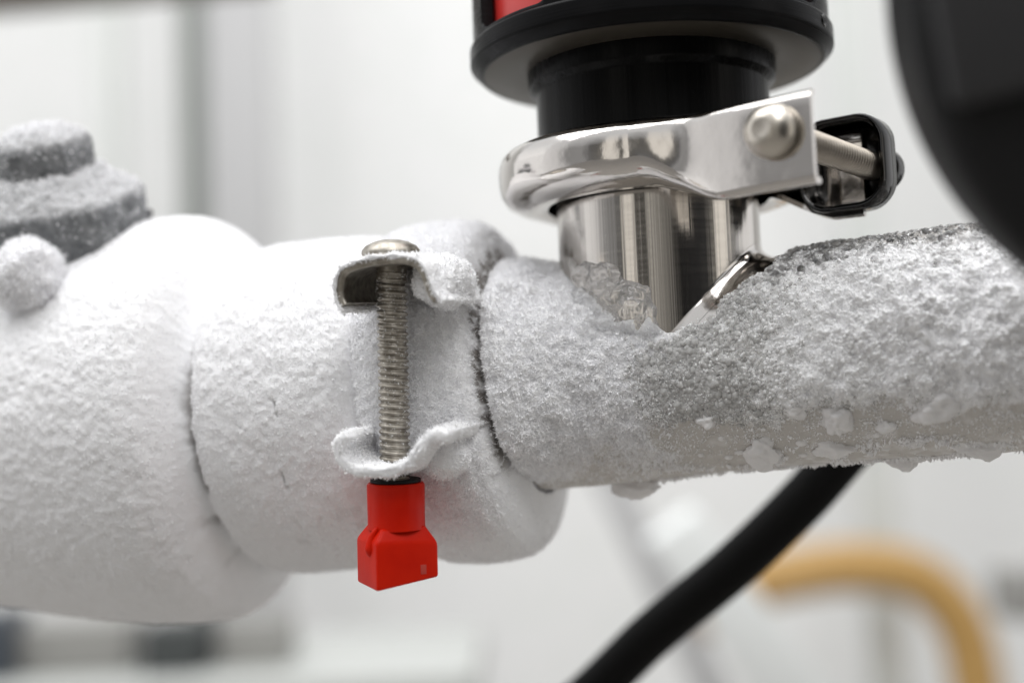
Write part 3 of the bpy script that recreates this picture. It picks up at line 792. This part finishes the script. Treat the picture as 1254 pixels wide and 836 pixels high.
# bolt
BF = Frame(plan(40.6, -29, 36.4), bax, Zup)
zb = np.arange(0, 46, .16); th = np.linspace(0, 2 * math.pi, 32, endpoint=False); Zg, THg = np.meshgrid(zb, th, indexing='ij')
ph = (Zg / 1.1 - THg / (2 * math.pi)) % 1; tri = np.abs(ph * 2 - 1)
V3 = BF.pt(2.3 + .4 * smooth(.1, .9, tri), THg, Zg)
bolt = fix_normals(build('bolt', V3.reshape(-1, 3), grid_faces(*Zg.shape, wrap_v=True), M_thread, pcl))
lathe_obj('bolt_head', BF, [(2, -.2), (4.5, -.2), (4.75, -.55), (4.7, -1.2), (4.35, -2.4), (3.6, -3.5), (2.7, -4.2), (1.9, -4.45), (1.7, -4.5), (1.5, -4.45), (.02, -4.4)], M_bolt, pcl, bolt, 48)
lathe_obj('bolt_nut', BF, bevel_prof([(2, 43), (4.2, 43), (4.2, 46.5), (2.2, 47.2), (.02, 47.2)], .5), M_darkrefl, pcl, bolt, 32)
# hinge on the far left end
lathe_obj('hinge_pin', Frame(plan(-RB - .4, 0, 0), Zup, -fwd), bevel_prof([(.02, 35.5), (1.5, 35.5), (1.5, 43.2), (.02, 43.2)], .4), M_polish, pcl, None, 32)

# ---------------------------------------------------------------- black instrument on top
ins = thing('black_instrument', 'round black instrument with a red body behind its cage, standing on the polished clamp', 'instrument', O + Zup * 46)
SF2 = Frame(O - Zup * 2.2, Zup, -fwd)
lathe_obj('neck', SF2, bevel_prof([(20, 42.5), (27.3, 42.5), (27.3, 45), (24.2, 46.6), (23.2, 47.4), (23.2, 58.0), (24.6, 59.2), (24.8, 62.5)], .35), M_blackneck, ins, None, 160)
lathe_obj('underside', SF2, [(23.5, 62.6), (24, 62.45), (33.4, 62.45), (33.6, 62.6)], M_anod, ins, None, 160, sharp=None)
lathe_obj('flange', SF2, bevel_prof([(24.0, 64.5), (33.3, 62.5), (34.2, 62.5), (36.2, 64.4), (36.2, 67.6), (35.6, 68.2), (30, 68.2)], .35), M_black, ins, None, 192)
# cage wall: columns that stop low where a window is
nc = 360
az = np.linspace(-180, 180, nc, endpoint=False)
wins = [(-55, -18), (57, 76), (110, 160), (-150, -100)]
def topz(a):
    zt = 125.0
    for l, r in wins:
        if l < a < r:
            d_ = min(a - l, r - a); rc = 6.0
            zt = 68.9 + (0 if d_ >= rc else (rc - math.sqrt(max(rc * rc - (rc - d_) ** 2, 0))) * .62)
            if d_ < .9: zt = max(zt, 74)
    return zt
Vc = []
for a in az:
    zt = topz(a); ca, sa = math.cos(R_(a)), math.sin(R_(a))
    dr = ca * nh + sa * dh
    for r, z_ in ((35.4, 68.1), (35.4, zt - .4), (35.1, zt), (33.2, zt), (32.9, zt - .4), (32.9, 68.1)): Vc.append(SF2.o + dr * r + Zup * z_)
cage = build('cage', np.array(Vc), grid_faces(nc, 6, wrap_u=True), M_black, ins); fix_normals(cage); cage.data.set_sharp_from_angle(angle=R_(40))
lathe_obj('red_body', SF2, bevel_prof([(5, 68.3), (32.0, 68.3), (32.3, 69), (32.3, 124), (5, 124)], .5), M_redbody, ins, None, 128)
for a, z_ in ((21, 71.0), (77, 66.2)):
    dr = math.cos(R_(a)) * nh + math.sin(R_(a)) * dh; rr_ = 35.3 if z_ > 70 else 36.1
    lathe_obj('set_screw', Frame(SF2.o + dr * rr_ + Zup * z_, dr, Zup), [(.02, -.1), (.55, -.1), (.6, .12), (1.15, .3), (1.3, .1), (1.3, -.4)], M_darkrefl, ins, None, 24)

# ---------------------------------------------------------------- frosted valve, left
vb = W(88, 352, 318)
vax = unit(cup * 1.0 - cright * .13 - fwd * .34)
VF = Frame(vb, vax, -fwd)
valve = thing('frosted_valve', 'stepped valve head with hexagonal top under grey and white frost, upper left', 'valve', vb)
def hexr(th, r, k): # between circle and hexagon
    a = (th + R_(12)) % R_(60) - R_(30); return r * (1 - k + k * math.cos(R_(30)) * 1.06 / np.cos(a))
def stepped(name, prof, n, k, amp, cover_fn, parent=None, root=valve, seed=0, fuzz=6000):
    prof = np.array(prof, float); seg = np.linalg.norm(np.diff(prof, axis=0), axis=1); s = np.concatenate([[0], np.cumsum(seg)])
    ss = np.arange(0, s[-1], .45); r = np.interp(ss, s, prof[:, 0]); t = np.interp(ss, s, prof[:, 1])
    w = np.hanning(5)[0:] if False else np.hanning(7); w /= w.sum(); r[3:-3] = np.convolve(r, w, 'valid'); t[3:-3] = np.convolve(t, w, 'valid')
    th = np.linspace(0, 2 * math.pi, n, endpoint=False)
    Rg, THg = np.meshgrid(r, th, indexing='ij'); Tg = np.repeat(t[:, None], n, 1)
    V3 = VF.pt(hexr(THg, Rg, k), THg, Tg); N3 = grid_normals(V3)
    cen = VF.o + Tg.mean() * VF.ax
    sg = np.sign((N3 * (V3 - cen)).sum()); N3 = N3 * sg
    Pn = V3.reshape(-1, 3)
    V3 = V3 + N3 * (((fbm(Pn, .18, 3, seed) - .5) * 1.6 + (fbm(Pn, .8, 3, seed + 5) - .5) * amp).reshape(Tg.shape))[..., None]
    cv = cover_fn(N3 @ VF.ax, Tg, Pn)
    o = build(name, V3.reshape(-1, 3), grid_faces(*Tg.shape, wrap_v=True), M_valve, root, parent, True, attr=cv.ravel()); fix_normals(o)
    P, N = sample(V3, N3, ((N3 @ -fwd) > -.3) * (.04 + cv ** 2), int(fuzz * .4))
    build('frost_crystals', *needles(P, N, .5, 1.3, 1.1, (.12, .3), BLADE), M_crystal, root, o, False, kind='stuff')
    return o
cvf = lambda lo: (lambda nz, Tg, Pn: np.clip(lo + smooth(.2, .8, nz) * .34 + (fbm(Pn, .6, 3, 12).reshape(nz.shape) - .5) * .25, 0, 1))
stepped('stem', [(14.0, -8), (14.0, 10.5), (10, 11)], 220, 0, 1.6, cvf(.30), seed=401)
stepped('collar', [(10, 9), (18.2, 9), (19, 9.8), (19, 18.5), (18.2, 20), (11.5, 25.5), (8, 26)], 260, .5, 1.1, cvf(.13), seed=411, fuzz=9000)
stepped('hex_nut', [(6, 25), (10.0, 25), (10.2, 26), (10.0, 31.0), (9.2, 32.6), (6, 34.6), (.1, 35.4)], 200, .8, 1.0, cvf(.15), seed=421)
# furry ball of frost on a screw head in front
bp = W(33, 338, 294)
V0, F0 = ico(5); Pn = bp + V0 * 7.0
V = Pn + V0 * ((fbm(Pn, .3, 4, 431) - .5) * 2.4)[:, None]
ball = build('frosted_knob', V, F0, M_frost, valve, None, True, attr=np.ones(len(V)))
ii = rng.choice(len(V), 6000); build('frost_crystals', *needles(V[ii], V0[ii], .7, 1.9, .9, (.08, .2), SPIKE), M_crystal, valve, ball, False, kind='stuff')
fr = VF.o + VF.ax * 14.5
box('clip', W(174, 274, 318), cright, fwd, unit(cup + cright * .3), 2.6, 4, 6.5, M_hous, valve, None, .6)  # small dark box drawn in place of a shaded slit, no real fastener
tube_obj('knob_stem', [bp + fwd * 3, W(60, 350, 318)], 4.5, M_dull, valve)

# ---------------------------------------------------------------- black hose under the pipe
hp = catmull([W(560, 960, 372), W(700, 868, 366), W(800, 775, 358), W(900, 692, 350), W(985, 610, 344), W(1052, 535, 340), W(1130, 470, 340), W(1230, 425, 338), W(1400, 380, 336), W(1560, 350, 336)], 14)
tag(tube_obj('hose', hp, 5.8, M_rubber, n=36), 'black rubber hose running diagonally down behind the frosted pipe', 'hose')

# ---------------------------------------------------------------- dark round housing hanging in front, upper right
hc = W(1661, -62, 168)
hax = unit(-fwd - cright * .12 - cup * .16)
HF = Frame(hc, hax, cup)
hous = thing('black_housing', 'out of focus black round housing close in front, upper right corner', 'housing', hc)
lathe_obj('drum', HF, bevel_prof([(.02, 0), (46.5, 0), (49.2, -1.6), (50, -4.5), (50, -22), (47, -24), (.02, -24)], 1.4, 5), M_hous, hous, None, 160)
e1 = unit(cright + cup * .24); e1 = unit(e1 - hax * e1.dot(hax)); e2 = np.cross(hax, e1); e2 = e2 if e2.dot(cup) > 0 else -e2
pl = W(1168, 136, 168); pl = pl - hax * (pl - hc).dot(hax)
box('cover_plate', pl + e1 * 23 + e2 * 11 + hax * 1.0, e1, hax, e2, 44, 4, 22, M_hous2, hous, None, 1.5)

# ---------------------------------------------------------------- blurred things behind
def post(px, w_px, d, col_m, label, dep=40, name='wall_post'):
    a = W(px, 418, d); w = w_px / FPX * d
    o = box(name, (a[0], a[1], 300), X, Y, Zup, w, dep, 2200, col_m, bev=2)
    return tag(o, label, 'post')
M_post = add_noise(mat('grey_green_paint', (.15, .165, .15), .5), 6, .01, .1)
M_post2 = add_noise(mat('pale_grey_paint', (.47, .47, .475), .5), 6, .01, .1)
M_post3 = add_noise(mat('pale_green_paint', (.66, .68, .66), .5), 6, .01, .1)
post(243, 22, 1500, M_post, 'narrow dark grey upright post, blurred, above the frosted flange')
post(302, 80, 1900, M_post2, 'wide light grey panel post just right of the dark upright post')
post(140, 26, 1900, M_post3, 'pale upright strip behind the frosted valve head')
post(1062, 40, 1900, M_post3, 'pale upright strip behind the bolt of the polished clamp')
M_beam = add_noise(mat('brown_grey_beam', (.20, .18, .16), .6), 5, .01, .1)
a, b = W(-180, -8, 800), W(330, -52, 800)
ax_ = unit(b - a); az_ = unit(np.cross(ax_, fwd)); az_ = az_ if az_[2] > 0 else -az_
tag(box('beam', (a + b) / 2, ax_, np.cross(az_, ax_), az_, np.linalg.norm(b - a), 40, 30, M_beam, bev=2), 'dark brown blurred beam crossing the upper left corner', 'beam')
M_bench = add_noise(mat('bench_grey', (.47, .48, .46), .5), 8, .01, .1)
M_dk = add_noise(mat('dark_case', (.05, .055, .055), .5), 8, .01, .1)
M_bl = add_noise(mat('blue_black_case', (.06, .07, .085), .5), 8, .01, .1)
M_md = add_noise(mat('mid_grey_case', (.28, .275, .26), .5), 8, .01, .1)
M_pale = add_noise(mat('pale_frame_paint', (.78, .80, .79), .4), 8, .01, .1)
M_yel = add_noise(mat('ochre_paint', (.72, .38, .06), .45), 8, .01, .1, color=((.46, .27, .085), (.54, .33, .11)))
bt = W(190, 812, 1000)
bench = thing('work_bench', 'grey bench top, blurred, below the frosted flange body', 'bench', (bt[0], bt[1], -800))
box('bench_top', bt + np.array([-60, 60, -16]), X, Y, Zup, 560, 300, 26, M_bench, bench, None, 2)
for sx in (-1, 1):
    for sy in (-1, 1):
        q = bt + np.array([-60 + sx * 250, 60 + sy * 125, 0]); top = bt[2] - 29
        box('leg', (q[0], q[1], (top - 800) / 2), X, Y, Zup, 30, 30, top + 800, M_bench, bench, None, 1)
def case(px, py, w_px, h_px, d, m_, label, name='equipment_case', dep=60):
    c = W(px, py, d); k = d / FPX
    return tag(box(name, c, X, Y, Zup, w_px * k, dep, h_px * k, m_, bev=2), label, 'case')
zt = bt[2] - 3
def on_bench(px, w_px, h_px, d, m_, label, dep=60):
    c = W(px, 790, d); k = d / FPX; h = h_px * k
    return tag(box('equipment_case', (c[0], c[1], zt + h / 2 + .3), X, Y, Zup, w_px * k, dep, h, m_, bev=2), label, 'case')
on_bench(2, 40, 80, 985, M_bl, 'blue-black case at the left end of the blurred bench')
on_bench(105, 130, 60, 1010, M_md, 'mid grey case on the bench, second from the left end')
on_bench(222, 70, 58, 990, M_dk, 'black case on the bench below the frosted flange')
on_bench(318, 80, 56, 1010, M_md, 'mid grey case on the bench, right of the black one')
# pale frame with a sloping brace, and the ochre pipe
def bar(name, p, q, w, m_, root=None, parent=None, dep=None):
    ax = unit(q - p); az = unit(np.cross(ax, fwd)); ay = np.cross(az, ax)
    return box(name, (p + q) / 2, ax, ay, az, np.linalg.norm(q - p), dep or w, w, m_, root, parent, 2)
tag(bar('frame_brace', W(820, 640, 900), W(1010, 900, 900), 36, M_pale), 'pale sloping frame bar, blurred, right of the black hose', 'frame bar')
tag(bar('frame_brace', W(715, 520, 1300), W(880, 860, 1300), 26, M_post2), 'light grey sloping frame bar, blurred, left of the black hose', 'frame bar')
yp = catmull([W(835, 760, 1750), W(885, 730, 1750), W(945, 708, 1750), W(1040, 694, 1750), W(1120, 706, 1750), W(1172, 755, 1750), W(1195, 830, 1750), W(1205, 940, 1750)], 12)
tag(tube_obj('ochre_pipe', yp, 31, M_yel, n=28), 'blurred ochre pipe bent in an arch, lower right', 'pipe')
case(1262, 725, 70, 60, 1100, M_md, 'small grey-green case, blurred, at the right edge', dep=60)
